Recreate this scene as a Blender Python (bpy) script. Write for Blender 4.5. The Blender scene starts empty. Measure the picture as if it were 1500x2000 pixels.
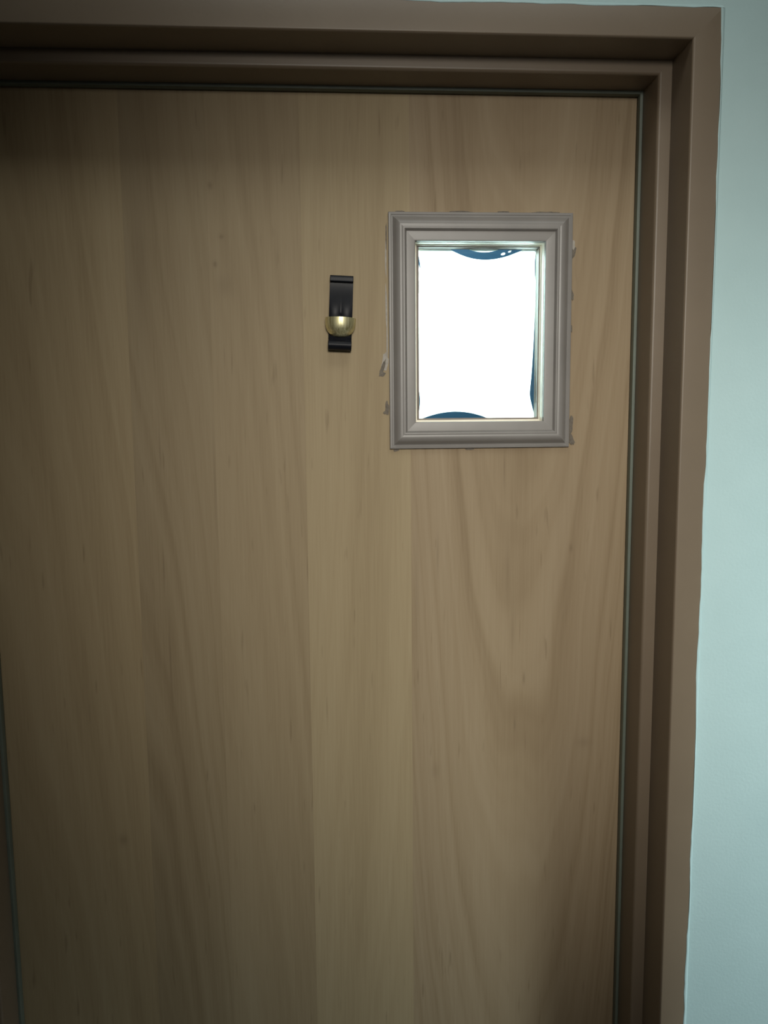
import bpy, bmesh, math, random
from mathutils import Vector, Matrix, geometry

random.seed(7)
S = bpy.context.scene
C = S.collection

# ------------------------------------------------------------------ camera
YAW, PITCH, ROLL = 0.0640, -0.1169, -0.0092
f = Vector((math.sin(YAW)*math.cos(PITCH), math.cos(YAW)*math.cos(PITCH), math.sin(PITCH)))
rt = Vector((math.cos(YAW), -math.sin(YAW), 0.0))
up = rt.cross(f)
r2 = rt*math.cos(ROLL) + up*math.sin(ROLL)
u2 = -rt*math.sin(ROLL) + up*math.cos(ROLL)
cam_d = bpy.data.cameras.new('camera')
cam = bpy.data.objects.new('camera', cam_d); C.objects.link(cam)
M4 = Matrix((r2, u2, -f)).transposed().to_4x4()
M4.translation = Vector((0.0235, -0.9663, 1.5872))
cam.matrix_world = M4
cam_d.sensor_fit = 'VERTICAL'; cam_d.sensor_height = 24.0
cam_d.lens = 1541.5/2000*24.0
cam_d.clip_start = 0.02
S.camera = cam

# ------------------------------------------------------------------ world, lights, exposure
w = bpy.data.worlds.new('world'); S.world = w; w.use_nodes = True
bg = w.node_tree.nodes['Background']
bg.inputs[0].default_value = (1.0, 0.90, 0.74, 1); bg.inputs[1].default_value = 0.010
S.view_settings.view_transform = 'Standard'; S.view_settings.look = 'None'
S.view_settings.exposure = 0.0; S.view_settings.gamma = 1.0
S.view_settings.use_curve_mapping = False

def area(name, loc, target, size, size_y, energy, col, spread=180):
    d = bpy.data.lights.new(name, 'AREA'); d.shape = 'RECTANGLE'
    d.size = size; d.size_y = size_y; d.energy = energy; d.color = col
    d.spread = math.radians(spread)
    o = bpy.data.objects.new(name, d); C.objects.link(o)
    o.location = loc
    o.rotation_euler = (Vector(target)-Vector(loc)).to_track_quat('-Z', 'Z').to_euler()
    return o
def spot(name, loc, target, angle, energy, col, radius):
    d = bpy.data.lights.new(name, 'SPOT'); d.spot_size = math.radians(angle); d.spot_blend = 1.0
    d.energy = energy; d.color = col; d.shadow_soft_size = radius
    o = bpy.data.objects.new(name, d); C.objects.link(o); o.location = loc
    o.rotation_euler = (Vector(target)-Vector(loc)).to_track_quat('-Z', 'Z').to_euler()
    return o
# corridor: unseen lights, added: a pool on the door, fill from the right, overhead wash
spot('door_pool_spot', (0.15, -2.05, 2.06), (0.27, 0.12, 1.47), 38.5, 132.0, (1.0, 0.955, 0.86), 0.28)
area('right_wall_fill', (1.75, -0.9, 2.45), (1.2, 0.1, 0.9), 0.6, 0.6, 12.0, (0.88, 1.0, 1.0), 68)
area('overhead_wash_fill', (0.25, -0.55, 2.66), (0.25, -0.30, 0.0), 0.9, 0.3, 3.2, (0.97, 1.0, 0.95))
# room behind the door: lamp behind the film, fill added for blue wall
area('back_room_lamp', (0.42, 0.39, 1.99), (0.25, 0.15, 1.73), 0.15, 0.15, 28.0, (0.84, 1.0, 0.98))
area('blue_wall_fill', (0.2, 1.35, 2.62), (0.2, 1.6, 0.0), 0.6, 0.6, 11.0, (0.90, 1.0, 1.0))

# ------------------------------------------------------------------ dimensions (metres)
W = 0.44            # half clear width between the stops
H = 2.014           # clear height under the head stop
FACE, STOP = 0.0356, 0.0172
D1, D2 = 0.0574, 0.0621
D = D1 + D2         # door face behind the frame face
WALLY = 0.003       # wall surface (frame face stands at y = 0)

# ------------------------------------------------------------------ helpers
def obj(name, verts, faces, mat, parent=None, smooth=False):
    me = bpy.data.meshes.new(name); me.from_pydata(verts, [], faces); me.validate()
    bm = bmesh.new(); bm.from_mesh(me); bmesh.ops.recalc_face_normals(bm, faces=bm.faces); bm.to_mesh(me); bm.free()
    if mat: me.materials.append(mat)
    if smooth:
        for p in me.polygons: p.use_smooth = True
    o = bpy.data.objects.new(name, me); C.objects.link(o)
    if parent: o.parent = parent
    return o
def empty(name, loc=(0, 0, 0)):
    o = bpy.data.objects.new(name, None); C.objects.link(o); o.location = loc
    o.empty_display_size = 0.05
    return o
def tag(o, label=None, cat=None, kind=None, group=None):
    if label: o['label'] = label
    if cat: o['category'] = cat
    if kind: o['kind'] = kind
    if group: o['group'] = group
    return o
def box(x0, x1, y0, y1, z0, z1):
    v = [(x, y, z) for x in (x0, x1) for y in (y0, y1) for z in (z0, z1)]
    fc = [(0, 1, 3, 2), (4, 6, 7, 5), (0, 4, 5, 1), (2, 3, 7, 6), (0, 2, 6, 4), (1, 5, 7, 3)]
    return v, fc
def merge(parts):
    V, F = [], []
    for v, fc in parts:
        n = len(V); V += v; F += [tuple(i+n for i in q) for q in fc]
    return V, F
def fillet(path, radii, seg=4):
    """closed 2-D path with rounded corners"""
    out = []
    n = len(path)
    for i, p in enumerate(path):
        r = radii.get(i, 0)
        p = Vector(p)
        if r <= 0: out.append(tuple(p)); continue
        a = (Vector(path[i-1])-p).normalized(); b = (Vector(path[(i+1) % n])-p).normalized()
        c = p + a*r + b*r
        for k in range(seg+1):
            t = k/seg
            ang = t*math.pi/2
            out.append(tuple(c - b*r*math.cos(ang) - a*r*math.sin(ang)))
    return out
def side_sweep(profile, rect_at, side):
    """mitred frame side; profile = [(offset, y)] closed; rect_at(o) -> xl, xr, zb, zt"""
    V = []
    for o, y in profile:
        xl, xr, zb, zt = rect_at(o)
        a, b = {'l': ((xl, zb), (xl, zt)), 'r': ((xr, zb), (xr, zt)),
                't': ((xl, zt), (xr, zt)), 'b': ((xl, zb), (xr, zb))}[side]
        V += [(a[0], y, a[1]), (b[0], y, b[1])]
    n = len(profile)
    F = [(2*i, 2*i+1, 2*((i+1) % n)+1, 2*((i+1) % n)) for i in range(n)]
    F += [tuple(2*i for i in range(n)), tuple(2*i+1 for i in range(n))]
    return V, F
def soft(o, angle=35):
    me = o.data
    for p in me.polygons: p.use_smooth = True
    me.set_sharp_from_angle(angle=math.radians(angle))
    return o

# ------------------------------------------------------------------ materials
class NT:
    def __init__(s, name):
        s.m = bpy.data.materials.new(name); s.m.use_nodes = True
        s.t = s.m.node_tree; s.n = s.t.nodes; s.b = s.n['Principled BSDF']; s.out = s.n['Material Output']
    def link(s, a, b): s.t.links.new(a, b)
    def val(s, sock, v):
        if hasattr(v, 'is_linked'): s.link(v, sock)
        else: sock.default_value = v
    def math(s, op, a, b=0.0, c=None):
        n = s.n.new('ShaderNodeMath'); n.operation = op
        s.val(n.inputs[0], a); s.val(n.inputs[1], b)
        if c is not None: s.val(n.inputs[2], c)
        return n.outputs[0]
    def coords(s):
        tc = s.n.new('ShaderNodeTexCoord'); sp = s.n.new('ShaderNodeSeparateXYZ')
        s.link(tc.outputs['Object'], sp.inputs[0]); return tc.outputs['Object'], sp.outputs
    def comb(s, x, y, z):
        n = s.n.new('ShaderNodeCombineXYZ')
        for i, v in enumerate((x, y, z)): s.val(n.inputs[i], v)
        return n.outputs[0]
    def noise(s, vec, scale=1.0, detail=2.0, rough=0.5):
        n = s.n.new('ShaderNodeTexNoise'); s.link(vec, n.inputs['Vector'])
        n.inputs['Scale'].default_value = scale; n.inputs['Detail'].default_value = detail
        n.inputs['Roughness'].default_value = rough
        return n.outputs['Fac']
    def ramp(s, fac, stops):
        n = s.n.new('ShaderNodeValToRGB'); s.link(fac, n.inputs[0])
        e = n.color_ramp.elements
        while len(e) < len(stops): e.new(0.5)
        for el, (p, c) in zip(e, stops): el.position = p; el.color = (*c, 1)
        return n.outputs[0]
    def mix(s, fac, a, b, mode='MIX'):
        n = s.n.new('ShaderNodeMix'); n.data_type = 'RGBA'; n.blend_type = mode
        s.val(n.inputs[0], fac)
        for sock, v in ((n.inputs[6], a), (n.inputs[7], b)):
            if hasattr(v, 'is_linked'): s.link(v, sock)
            else: sock.default_value = (*v, 1)
        return n.outputs[2]
    def bump(s, h, strength, dist):
        n = s.n.new('ShaderNodeBump'); s.link(h, n.inputs['Height'])
        n.inputs['Strength'].default_value = strength; n.inputs['Distance'].default_value = dist
        s.link(n.outputs[0], s.b.inputs['Normal'])
    def set(s, col=None, rough=None, metal=None, spec=None):
        if col is not None:
            if hasattr(col, 'is_linked'): s.link(col, s.b.inputs['Base Color'])
            else: s.b.inputs['Base Color'].default_value = (*col, 1)
        if rough is not None: s.val(s.b.inputs['Roughness'], rough)
        if metal is not None: s.b.inputs['Metallic'].default_value = metal
        if spec is not None: s.b.inputs['Specular IOR Level'].default_value = spec
        return s.m

def painted(name, col, rough=0.5, var=0.06, scale=6.0, bump=0.15, dist=0.0006, bscale=180, spec=0.5):
    t = NT(name); v, xyz = t.coords()
    n = t.noise(v, scale, 4.0, 0.6)
    lo = tuple(c*(1-var) for c in col); hi = tuple(min(1, c*(1+var)) for c in col)
    t.set(t.ramp(n, [(0.3, lo), (0.7, hi)]), rough, spec=spec)
    t.bump(t.noise(v, bscale, 3.0), bump, dist)
    return t.m

def wood(name, xc, curve, sgn, seed, tint=(1, 1, 1), contrast=1.0, bandf=7.0, knots=()):
    """rotary/crown-cut veneer: contour lines of z + sgn*curve*(x-xc)^2 bent by noise"""
    t = NT(name); v, (x, y, z) = t.coords()
    ox = t.math('ADD', x, seed*1.7)
    wob = t.noise(t.comb(t.math('MULTIPLY', ox, 9.0), seed, t.math('MULTIPLY', z, 1.9)), 1.0, 2.0)
    dx = t.math('SUBTRACT', x, xc)
    tt = t.math('MULTIPLY_ADD', t.math('MULTIPLY', dx, dx), sgn*curve, z)
    tt = t.math('MULTIPLY_ADD', wob, 0.42, tt)
    band = t.noise(t.comb(t.math('MULTIPLY', tt, bandf), seed, 0.0), 1.0, 2.5, 0.6)
    broad = t.noise(t.comb(t.math('MULTIPLY', ox, 14.0), seed, t.math('MULTIPLY', z, 0.5)), 1.0, 3.0)
    fibre = t.noise(t.comb(t.math('MULTIPLY', ox, 420.0), seed, t.math('MULTIPLY', z, 9.0)), 1.0, 3.0, 0.6)
    fleck = t.noise(t.comb(t.math('MULTIPLY', ox, 150.0), seed+5, t.math('MULTIPLY', z, 16.0)), 1.0, 1.0)
    g = t.math('MULTIPLY', t.math('SUBTRACT', band, 0.5), 0.62*contrast)
    g = t.math('MULTIPLY_ADD', t.math('SUBTRACT', broad, 0.5), 0.50, g)
    g = t.math('MULTIPLY_ADD', t.math('SUBTRACT', fibre, 0.5), 0.30, g)
    g = t.math('ADD', g, 0.5)
    a = (0.245, 0.178, 0.102); b = (0.345, 0.267, 0.166); c = (0.415, 0.334, 0.220)
    col = t.ramp(g, [(0.15, tuple(p*q for p, q in zip(a, tint))), (0.5, tuple(p*q for p, q in zip(b, tint))), (0.85, tuple(p*q for p, q in zip(c, tint)))])
    mr = t.n.new('ShaderNodeMapRange'); t.link(fleck, mr.inputs[0])
    mr.inputs[1].default_value = 0.70; mr.inputs[2].default_value = 0.80; mr.inputs[3].default_value = 0.0; mr.inputs[4].default_value = 0.35
    col = t.mix(mr.outputs[0], col, (0.16, 0.11, 0.06))
    for kx, kz, rx, rz, st in knots:          # pin knots and short mineral streaks
        ex_ = t.math('POWER', t.math('ABSOLUTE', t.math('DIVIDE', t.math('SUBTRACT', x, kx), rx)), 2.0)
        ez_ = t.math('POWER', t.math('ABSOLUTE', t.math('DIVIDE', t.math('SUBTRACT', z, kz), rz)), 2.0)
        fac = t.math('MULTIPLY', t.math('EXPONENT', t.math('MULTIPLY', t.math('ADD', ex_, ez_), -1.0)), st)
        col = t.mix(fac, col, (0.14, 0.095, 0.055))
    t.set(col, 0.58, spec=0.25)
    t.bump(fibre, 0.08, 0.0004)
    return t.m

def simple(name, col, rough=0.5, metal=0.0, var=0.08, scale=30.0, spec=0.5):
    t = NT(name); v, xyz = t.coords()
    n = t.noise(v, scale, 3.0)
    t.set(t.ramp(n, [(0.3, tuple(c*(1-var) for c in col)), (0.7, tuple(min(1, c*(1+var)) for c in col))]), rough, metal, spec)
    return t.m

M = {}
def make_wall_mat():
    t = NT('pale_green_wall_paint'); v, (x, y, z) = t.coords()
    n = t.noise(v, 2.2, 5.0, 0.6); n2 = t.noise(v, 14.0, 3.0)
    g = t.math('MULTIPLY_ADD', n2, 0.3, t.math('MULTIPLY', n, 0.7))
    t.set(t.ramp(g, [(0.3, (0.42, 0.575, 0.585)), (0.7, (0.48, 0.64, 0.65))]), 0.6, spec=0.3)
    t.bump(t.noise(v, 260, 4.0, 0.6), 0.25, 0.0008)
    return t.m
M['wall'] = make_wall_mat()
M['frame'] = painted('brown_frame_paint', (0.180, 0.137, 0.095), 0.42, 0.05, 8.0, 0.12)
M['moulding'] = painted('glare_grey_moulding', (0.238, 0.224, 0.212), 0.38, 0.06, 20.0, 0.10, 0.0003, 400)  # taupe paint with the grey glare of the bright window put into it
M['cream'] = painted('cream_bead_paint', (0.86, 0.80, 0.68), 0.4, 0.04, 40.0)
M['gasket'] = simple('brown_gasket_rubber', (0.20, 0.165, 0.135), 0.5)
M['seal'] = simple('grey_green_weather_seal', (0.125, 0.147, 0.12), 0.5)
M['core'] = simple('door_core_timber', (0.16, 0.115, 0.065), 0.6)
M['floor'] = simple('corridor_floor_vinyl', (0.22, 0.20, 0.17), 0.5, scale=5)
M['ceiling'] = simple('ceiling_paint', (0.55, 0.55, 0.52), 0.8, scale=3)
M['blue_wall'] = painted('blue_far_wall_paint', (0.05, 0.16, 0.30), 0.6)
M['black'] = painted('black_bracket_enamel', (0.008, 0.009, 0.013), 0.42, 0.2, 60, 0.15, 0.0002, 500, 0.18)
M['pale_caulk'] = simple('pale_dried_caulk', (0.36, 0.33, 0.29), 0.6, var=.15, scale=200)
M['dark_caulk'] = simple('dark_stained_caulk', (0.145, 0.122, 0.096), 0.7, var=.25, scale=250)

def make_brass():
    t = NT('brushed_brass'); v, (x, y, z) = t.coords()
    n = t.noise(t.comb(t.math('MULTIPLY', x, 420.0), t.math('MULTIPLY', y, 420.0), t.math('MULTIPLY', z, 14.0)), 1.0, 3.0, 0.6)
    t.set(t.ramp(n, [(0.3, (0.50, 0.45, 0.20)), (0.7, (1.0, 0.96, 0.66))]), 0.45, 0.85)
    t.bump(n, 0.2, 0.0003)
    return t.m
M['brass'] = make_brass()

def make_glass():
    t = NT('clear_pane_glass')
    tr = t.n.new('ShaderNodeBsdfTransparent'); tr.inputs[0].default_value = (0.93, 0.98, 0.97, 1)
    gl = t.n.new('ShaderNodeBsdfGlossy'); gl.inputs['Roughness'].default_value = 0.02
    fr = t.n.new('ShaderNodeFresnel'); fr.inputs[0].default_value = 1.45
    mx = t.n.new('ShaderNodeMixShader')
    t.link(fr.outputs[0], mx.inputs[0]); t.link(tr.outputs[0], mx.inputs[1]); t.link(gl.outputs[0], mx.inputs[2])
    t.link(mx.outputs[0], t.out.inputs[0])
    return t.m
M['glass'] = make_glass()

def make_film():
    t = NT('frosted_white_film'); v, xyz = t.coords()
    n = t.noise(v, 12.0, 3.0)
    col = t.ramp(n, [(0.3, (0.86, 0.91, 0.91)), (0.7, (0.90, 0.93, 0.93))])
    tl = t.n.new('ShaderNodeBsdfTranslucent'); t.link(col, tl.inputs[0])
    df = t.n.new('ShaderNodeBsdfDiffuse'); df.inputs[0].default_value = (0.8, 0.82, 0.82, 1)
    mx = t.n.new('ShaderNodeMixShader'); mx.inputs[0].default_value = 0.25
    t.link(tl.outputs[0], mx.inputs[1]); t.link(df.outputs[0], mx.inputs[2])
    t.link(mx.outputs[0], t.out.inputs[0])
    return t.m
M['film'] = make_film()

# ------------------------------------------------------------------ the setting
HO = W + STOP + FACE - 0.0125          # half width of the wall opening
HZ = H + STOP + FACE - 0.0125
WB = D + 0.05
wall = obj('wall_front', *merge([box(-2.6, -HO, WALLY, WB, 0, 2.7), box(HO, 2.6, WALLY, WB, 0, 2.7), box(-HO, HO, WALLY, WB, HZ, 2.7)]), M['wall'])
tag(wall, 'pale blue green painted wall around the brown door frame', 'wall', 'structure')
fl = obj('floor', *box(-2.6, 2.6, -2.4, 2.2, -0.1, 0.0), M['floor'])
tag(fl, 'corridor floor below the door', 'floor', 'structure')
ce = obj('ceiling', *box(-2.6, 2.6, -2.4, 2.2, 2.7, 2.8), M['ceiling'])
tag(ce, 'plain ceiling over the corridor', 'ceiling', 'structure')
fw = obj('wall_back', *box(-2.6, 2.6, 2.0, 2.2, 0, 2.7), M['blue_wall'])
tag(fw, 'dark blue wall glimpsed through the gaps around the window film', 'wall', 'structure')

# --- door frame: pressed brown frame with a deep double recess
trim = empty('trim_1', (0, 0, 0))
tag(trim, 'brown painted steel door frame with stepped recess', 'door frame', 'structure')
def frame_rect(o):
    e = W + STOP + FACE - o
    return (-e, e, 0.0, H + STOP + FACE - o)
prof = [(0, WALLY-0.0002), (0, 0), (FACE, 0), (FACE, D1), (FACE+STOP, D1), (FACE+STOP, D-0.002),
        (FACE, D-0.002), (FACE, D+0.05), (0.013, D+0.05), (0.013, WALLY-0.0002)]
prof = fillet(prof, {1: 0.0012, 2: 0.003, 4: 0.0042, 5: 0.0015}, 5)
for nm, sd in (('jamb', 'l'), ('jamb', 'r'), ('head', 't')):
    soft(obj(nm, *side_sweep(prof, frame_rect, sd), M['frame'], trim))
# seals pressed between stop and door
so = FACE + STOP
sprof = fillet([(so+0.0001, D-0.0125), (so+0.0040, D-0.0125), (so+0.0040, D-0.0016), (so+0.0001, D-0.0016)], {1: 0.0012, 2: 0.0012}, 3)
for sd in 'lrt':
    sl = soft(obj('weather_seal', *side_sweep(sprof, frame_rect, sd), M['seal'], trim))
    sl['label'] = 'grey green rubber seal strip'
# wavy bead of wall paint and filler where wall meets frame
def caulk(side):
    rnd = random.Random(3 if side == 'r' else (4 if side == 't' else 5))
    e = W + STOP + FACE; top = H + STOP + FACE
    L = top if side != 't' else 2*e
    n = int(L/0.012)
    V = []; off = 0.0
    for i in range(n+1):
        t = i/n*L
        off = 0.82*off + rnd.uniform(-0.0007, 0.0007)
        g = 0.0008*math.sin(t*9.0+1.3) + 0.0007*math.sin(t*31+0.4) + off
        inner = 0.0012 + max(-0.0010, g)
        for (oo, yy) in ((-0.0032, WALLY-0.0002), (-0.0014, 0.0006), (inner-0.0006, -0.0006), (inner, -0.0001)):
            d = e - oo
            if side == 'r': V.append((d, yy, t if i < n else top + 0.0))
            elif side == 'l': V.append((-d, yy, t))
            else: V.append((-e + t, yy, top - oo))
    F = []
    for i in range(n):
        for k in range(3):
            a = 4*i+k; F.append((a, a+1, a+5, a+4))
    o = obj('caulk_bead', V, F, M['wall'], trim, True)
    o['label'] = 'wavy pale filler line where frame meets wall'
for sd in 'lrt': caulk(sd)

# --- door leaf
door = empty('door_1', (0, D, 0))
tag(door, 'flush tan wood veneer door with a small framed window', 'door', 'structure')
X0, X1, Z0, Z1 = -W-0.012, W+0.012, 0.008, H+0.012
OX0, OX1, OZ0, OZ1 = 0.1375, 0.3137, 1.583, 1.8223       # window opening
def lerp_rect(A, B):
    return lambda o: tuple(a+(b-a)*o for a, b in zip(A, B))
cr = lerp_rect((X0, X1, Z0, Z1), (OX0, OX1, OZ0, OZ1))
V, F = merge([side_sweep([(0, 0.001), (1, 0.001), (1, 0.044), (0, 0.044)], cr, s) for s in 'lrtb'])
obj('door_core', V, F, M['core'], door)
def sheet(x0, x1, mat):
    xs = [x0, x1]; zs = [Z0, OZ0, OZ1, Z1]
    for q in (OX0, OX1):
        if x0 < q < x1: xs.append(q)
    xs.sort(); parts = []
    V, F, idx = [], [], {}
    def vid(p):
        if p not in idx: idx[p] = len(V); V.append(p)
        return idx[p]
    cells = set()
    for i in range(len(xs)-1):
        for j in range(3):
            cx = (xs[i]+xs[i+1])/2
            if j == 1 and OX0 < cx < OX1: continue
            cells.add((i, j))
    for (i, j) in cells:
        a, b, c, d = xs[i], xs[i+1], zs[j], zs[j+1]
        for y in (0.0, 0.00098):
            F.append(tuple(vid(p) for p in ((a, y, c), (b, y, c), (b, y, d), (a, y, d))))
        for (di, dj, p, q) in ((-1, 0, (a, c), (a, d)), (1, 0, (b, c), (b, d)), (0, -1, (a, c), (b, c)), (0, 1, (a, d), (b, d))):
            if (i+di, j+dj) not in cells:
                F.append(tuple(vid(r) for r in ((p[0], 0.0, p[1]), (q[0], 0.0, q[1]), (q[0], 0.00098, q[1]), (p[0], 0.00098, p[1]))))
    return obj('veneer_sheet', V, F, mat, door)
g = 0.00002
sheet(X0, -0.2445-g, wood('veneer_a', -0.52, 22, 1, 1.3, (1.03, 1.015, 0.96), 0.8, knots=[(-0.2836, 0.995, 0.006, 0.008, 0.35)]))
sheet(-0.2445+g, -0.1355-g, wood('veneer_b', -0.30, 45, 1, 4.1, (0.90, 0.89, 0.865), 1.0, knots=[(-0.2108, 1.3865, 0.0012, 0.025, 0.3), (-0.2070, 1.256, 0.0012, 0.05, 0.35), (-0.1375, 1.50, 0.0015, 0.07, 0.25), (-0.2095, 1.548, 0.0012, 0.03, 0.25), (-0.1621, 1.0859, 0.0012, 0.008, 0.4), (-0.225, 1.80, 0.012, 0.10, 0.22)]))
sheet(-0.1355+g, -0.0133-g, wood('veneer_c', -0.22, 30, 1, 7.7, (0.965, 0.96, 0.945), 0.6, knots=[(-0.1307, 1.8927, 0.0032, 0.0045, 0.4), (-0.1183, 1.8281, 0.0030, 0.0030, 0.4), (-0.1275, 1.7927, 0.0028, 0.0040, 0.45), (-0.1160, 1.765, 0.010, 0.014, 0.2), (-0.0971, 1.0348, 0.0013, 0.007, 0.4)]))
sheet(-0.0133+g, 0.1310-g, wood('veneer_d', 0.42, 16, 1, 9.2, (1.055, 1.065, 1.035), 0.45))
sheet(0.1310+g, X1, wood('veneer_e', 0.285, 48, -1, 12.6, (0.915, 0.885, 0.885), 1.25, knots=[(0.3581, 1.4037, 0.0028, 0.0055, 0.35), (0.2927, 1.2147, 0.0020, 0.0085, 0.5), (0.2799, 1.1461, 0.0016, 0.010, 0.4), (0.2755, 1.2869, 0.003, 0.03, 0.28), (0.1682, 1.40, 0.0016, 0.03, 0.3), (0.2616, 1.5183, 0.0013, 0.025, 0.4), (0.2671, 1.37, 0.003, 0.035, 0.25), (0.1641, 1.0807, 0.006, 0.012, 0.22), (0.1380, 1.33, 0.004, 0.10, 0.2), (0.3826, 1.1153, 0.010, 0.008, 0.2)]))

# --- window in the door (children are in door space: y = 0 is the door face)
TX0, TX1, TZ0, TZ1 = 0.1020, 0.3512, 1.5468, 1.8603
def trim_rect(o):
    tot = 0.0358
    k = o/tot
    return (TX0+(OX0-TX0)*k, TX1+(OX1-TX1)*k, TZ0+(OZ0-TZ0)*k, TZ1+(OZ1-TZ1)*k)
lin = lambda a, b: lerp_rect(a, b)
op = (OX0, OX1, OZ0, OZ1)
opi = (OX0+0.0004, OX1-0.0004, OZ0+0.0004, OZ1-0.0004)
ge = (0.1445, 0.3108, 1.5880, 1.8196)          # clear glass edge
V, F = merge([side_sweep([(0, 0.0002), (1, 0.0002), (1, 0.043), (0, 0.043)], lin(op, opi), s) for s in 'lrtb'])
win = obj('vision_window', V, F, M['cream'], door)
win['label'] = 'small framed window with white film'
mp = [(0, -0.0002), (0, -0.0045), (0.0006, -0.0053), (0.0030, -0.0056), (0.0042, -0.0050), (0.0056, -0.0052), (0.0072, -0.0070),
      (0.0090, -0.0098), (0.0112, -0.0118), (0.0140, -0.0129), (0.0165, -0.0130), (0.0185, -0.0125), (0.0196, -0.0128), (0.0210, -0.0126),
      (0.0222, -0.0116), (0.0230, -0.0095), (0.0240, -0.0086), (0.0340, -0.0084), (0.0354, -0.0080), (0.0358, -0.0070), (0.0358, -0.0002)]
for sd in 'ltrb':
    m = soft(obj('moulding', *side_sweep(mp, trim_rect, sd), M['moulding'], win), 28)
# two-step glazing bead, then rubber gasket, then the pane
half = tuple((a*0.52+b*0.48) for a, b in zip(opi, ge))
for sd in 'ltrb':
    b = obj('glazing_bead', *side_sweep([(0, 0.0115), (1, 0.0125), (1, 0.030), (0, 0.030)], lin(opi, half), sd), M['cream'], win)
    b['label'] = 'cream glazing bead'
for sd in 'ltrb':
    obj('gasket', *side_sweep([(0, 0.0165), (1, 0.0170), (1, 0.0318), (0, 0.0318)], lin(half, ge), sd), M['gasket'], win)
obj('glass_pane', *box(opi[0]+.001, opi[1]-.001, 0.0320, 0.0350, opi[2]+.001, opi[3]-.001), M['glass'], win)
# film stuck behind the glass, cut unevenly so that dark gaps show at its edges
fy = 0.0353
ex = (opi[0]+.001, opi[1]-.001, opi[2]+.001, opi[3]-.001)
def arc(p0, p1, p2, n=10):
    """quadratic through p1 at the middle"""
    c = (2*p1[0]-(p0[0]+p2[0])/2, 2*p1[1]-(p0[1]+p2[1])/2)
    return [((1-t)**2*p0[0]+2*t*(1-t)*c[0]+t*t*p2[0], (1-t)**2*p0[1]+2*t*(1-t)*c[1]+t*t*p2[1]) for t in [i/n for i in range(n+1)]]
outl = [(ex[0], ex[3])]
outl += [(ex[0], 1.8140)] + arc((0.1460, 1.8140), (0.1500, 1.7850), (0.1462, 1.7570)) + [(ex[0], 1.7570)]
outl += [(ex[0], 1.6310)] + arc((0.1455, 1.6310), (0.1478, 1.6130), (0.1455, 1.5930)) + [(ex[0], 1.5930)]
outl += [(ex[0], ex[2]), (0.1500, ex[2])] + arc((0.1510, 1.5878), (0.1985, 1.5972), (0.2445, 1.5876), 14) + [(0.2450, ex[2])]
outl += [(ex[1], ex[2]), (ex[1], 1.5905)] + arc((0.3128, 1.5905), (0.3062, 1.6130), (0.3054, 1.6270), 6) + arc((0.3054, 1.6290), (0.3086, 1.6741), (0.3112, 1.7430), 8)
outl += [(ex[1], 1.7430), (ex[1], 1.7800)] + arc((0.3112, 1.7800), (0.3098, 1.7980), (0.3112, 1.8165), 6) + [(ex[1], 1.8165)]
outl += [(ex[1], ex[3]), (0.2930, ex[3])] + arc((0.2915, 1.8196), (0.2395, 1.8064), (0.1920, 1.8196), 18) + [(0.1905, ex[3])]
def flat(name, pts, y, mat, parent, thick=0.0):
    n = len(pts)
    tris = geometry.tessellate_polygon([[Vector((x, z, 0)) for x, z in pts]])
    bm = bmesh.new(); vs = [bm.verts.new((x, y, z)) for x, z in pts]
    for q in tris: bm.faces.new([vs[i] for i in q])
    if thick:
        wv = [bm.verts.new((x, y+thick, z)) for x, z in pts]
        for i in range(n): bm.faces.new((vs[i], vs[(i+1) % n], wv[(i+1) % n], wv[i]))
    bmesh.ops.recalc_face_normals(bm, faces=bm.faces[:])
    me = bpy.data.meshes.new(name); bm.to_mesh(me); bm.free(); me.materials.append(mat)
    o = bpy.data.objects.new(name, me); C.objects.link(o); o.parent = parent
    return o
film = flat('window_film', outl, fy, M['film'], win, 0)
film['label'] = 'glowing white frosted film with uneven edges'
scrap = flat('film_scrap', [(0.2178, ex[3]-.0002)] + arc((0.2178, 1.8199), (0.2384, 1.8166), (0.2575, 1.8199), 10) + [(0.2575, ex[3]-.0002)], fy, M['film'], win)
def disc(x, z, rx, rz, tilt, n=12, jit=0.0, rnd=random):
    out = []
    for k in range(n):
        a = 2*math.pi*k/n; r = 1 + rnd.uniform(-jit, jit)
        px, pz = rx*r*math.cos(a), rz*r*math.sin(a)
        out.append((x+px*math.cos(tilt)-pz*math.sin(tilt), z+px*math.sin(tilt)+pz*math.cos(tilt)))
    return out
flat('film_scrap', disc(0.2650, 1.8145, 0.0030, 0.0015, 0.3), fy, M['film'], win)
flat('film_scrap', disc(0.2745, 1.8182, 0.0028, 0.0012, 0.5), fy, M['film'], win)

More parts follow.
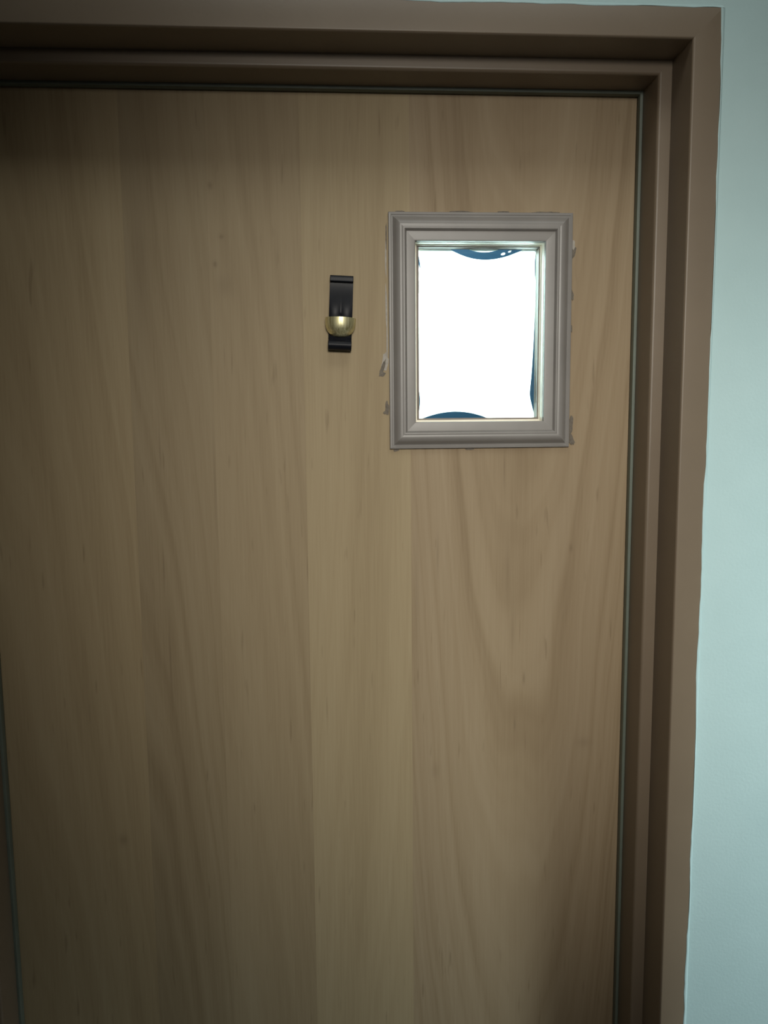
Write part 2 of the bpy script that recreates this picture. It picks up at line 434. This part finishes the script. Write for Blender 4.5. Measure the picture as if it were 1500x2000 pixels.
# --- smears of old filler and chipped veneer around the window moulding
rs = random.Random(11)
def smear(x, z, rx, rz, tilt, pale):
    smear.n += 1
    o = flat('caulk_smear', disc(x, z, rx, rz, tilt, 16, 0.22, rs), -0.0004-0.00004*smear.n, M['pale_caulk' if pale else 'dark_caulk'], door, 0.0012)
smear.n = 0
for a in [(0.0985, 1.800, 0.0010, 0.024, 0.0, 1), (0.0992, 1.8300, 0.0009, 0.018, 0.0, 0), (0.0988, 1.733, 0.0013, 0.030, 0.01, 1), (0.0960, 1.6640, 0.0042, 0.0125, -0.15, 1),
          (0.0930, 1.6560, 0.0026, 0.0125, -0.35, 0), (0.0925, 1.6480, 0.0042, 0.0030, 0.2, 0), (0.0995, 1.690, 0.0011, 0.020, 0, 1),
          (0.0985, 1.6020, 0.0028, 0.0090, 0.05, 0), (0.0955, 1.5960, 0.0022, 0.0020, 0, 0), (0.1995, 1.8615, 0.0160, 0.0012, 0, 0),
          (0.1180, 1.8615, 0.0060, 0.0010, 0, 0), (0.2570, 1.8617, 0.0080, 0.0012, 0, 0), (0.3150, 1.8615, 0.0180, 0.0012, 0, 0),
          (0.3545, 1.8100, 0.0026, 0.0070, -0.2, 0), (0.3535, 1.8190, 0.0022, 0.0060, 0, 1), (0.3530, 1.7530, 0.0020, 0.0075, 0.1, 0),
          (0.3528, 1.7080, 0.0014, 0.0050, 0.0, 0), (0.3540, 1.5760, 0.0033, 0.0135, -0.12, 0), (0.3550, 1.5570, 0.0035, 0.0075, 0.3, 0),
          (0.3575, 1.5545, 0.0038, 0.0010, -0.5, 0), (0.2130, 1.5455, 0.0060, 0.0015, 0, 0), (0.1110, 1.5450, 0.0040, 0.0016, 0.2, 0)]:
    smear(*a)

# ------------------------------------------------------------------ black bracket with brass cup
br = empty('cup_bracket', (0.0372, D-0.0002, 1.7280))
br.rotation_euler = (0, math.radians(2.6), 0)
tag(br, 'small black metal bracket with a brass half cup, left of the door window', 'bracket')
hw = 0.0155
def extrude_x(path, x0, x1):
    n = len(path)
    V = [(x0, y, z) for y, z in path] + [(x1, y, z) for y, z in path]
    F = [(i, (i+1) % n, n+(i+1) % n, n+i) for i in range(n)] + [tuple(range(n)), tuple(range(2*n-1, n-1, -1))]
    return V, F
def bev(o, wd, seg=2, ang=40):
    b = o.modifiers.new('bevel', 'BEVEL'); b.width = wd; b.segments = seg; b.limit_method = 'ANGLE'; b.angle_limit = math.radians(ang)
    return soft(o, 45)
# strap: hugs the door, bows outward towards the cup
NX, NZ = 20, 30
V, F = [], []
for side in (0, 1):
    for k in range(NZ+1):
        t = k/NZ; z = 0.0405 - t*0.078
        yb = -0.0030 - 0.0050*math.sin(math.pi*min(1, t*1.05))**2
        ramp = max(0.0, min(1.0, (t-0.22)/0.3))
        for j in range(NX+1):
            u = j/NX*2-1
            fl = 0.0016*ramp*abs(math.sin(math.pi*u))**0.8 if abs(u) < 0.999 else 0.0
            V.append((u*hw, yb - (0.0024 + fl if side == 0 else 0.0), z))
def vi(sd, k, j): return sd*(NZ+1)*(NX+1) + k*(NX+1) + j
for sd in (0, 1):
    for k in range(NZ):
        for j in range(NX): F.append((vi(sd, k, j), vi(sd, k, j+1), vi(sd, k+1, j+1), vi(sd, k+1, j)))
for k in range(NZ):
    for j in (0, NX): F.append((vi(0, k, j), vi(0, k+1, j), vi(1, k+1, j), vi(1, k, j)))
for j in range(NX):
    for k in (0, NZ): F.append((vi(0, k, j), vi(0, k, j+1), vi(1, k, j+1), vi(1, k, j)))
soft(obj('strap', V, F, M['black'], br), 40)
# folded-over top lip
lip = fillet([(0.0, 0.0490), (-0.0115, 0.0490), (-0.0115, 0.0405), (0.0, 0.0405)], {1: 0.0025, 2: 0.0015}, 4)
bev(obj('top_lip', *extrude_x(lip, -hw, hw), M['black'], br), 0.0005)
# brass half cup
cp = [(0.0204, 0.0), (0.0204, -0.0045), (0.0201, -0.0090), (0.0192, -0.0130), (0.0175, -0.0165), (0.0148, -0.0200), (0.0112, -0.0230), (0.0085, -0.0246), (0.0, -0.0252)]
cpi = [(max(0.0, r-0.0016), z+0.0012 if r < 0.0203 else z) for r, z in cp]
cpi[-1] = (0.0, -0.0238)
full = cp + cpi[::-1]
V, F = [], []
NS = 28
for i in range(NS+1):
    a = math.pi*i/NS
    for r, z in full: V.append((-r*math.cos(a), -0.0085 - 0.92*r*math.sin(a), z-0.0065))
n = len(full)
for i in range(NS):
    for k in range(n):
        k2 = (k+1) % n
        F.append((n*i+k, n*i+k2, n*(i+1)+k2, n*(i+1)+k))
F += [tuple(range(n)), tuple(range(n*NS+n-1, n*NS-1, -1))]
cup = soft(obj('cup', V, F, M['brass'], br), 40); cup['label'] = 'brushed brass half cup'
# neck under the cup and rolled foot
nk = fillet([(-0.001, -0.0300), (-0.0130, -0.0300), (-0.0110, -0.0362), (-0.001, -0.0362)], {}, 2)
bev(obj('neck', *extrude_x(nk, -hw*0.93, hw*0.93), M['black'], br), 0.0008)
roll = [(-0.0088+0.0088*math.cos(2*math.pi*k/28), -0.0418+0.0072*math.sin(2*math.pi*k/28)) for k in range(28)]
bev(obj('foot_roll', *extrude_x(roll, -hw, hw), M['black'], br), 0.0006)
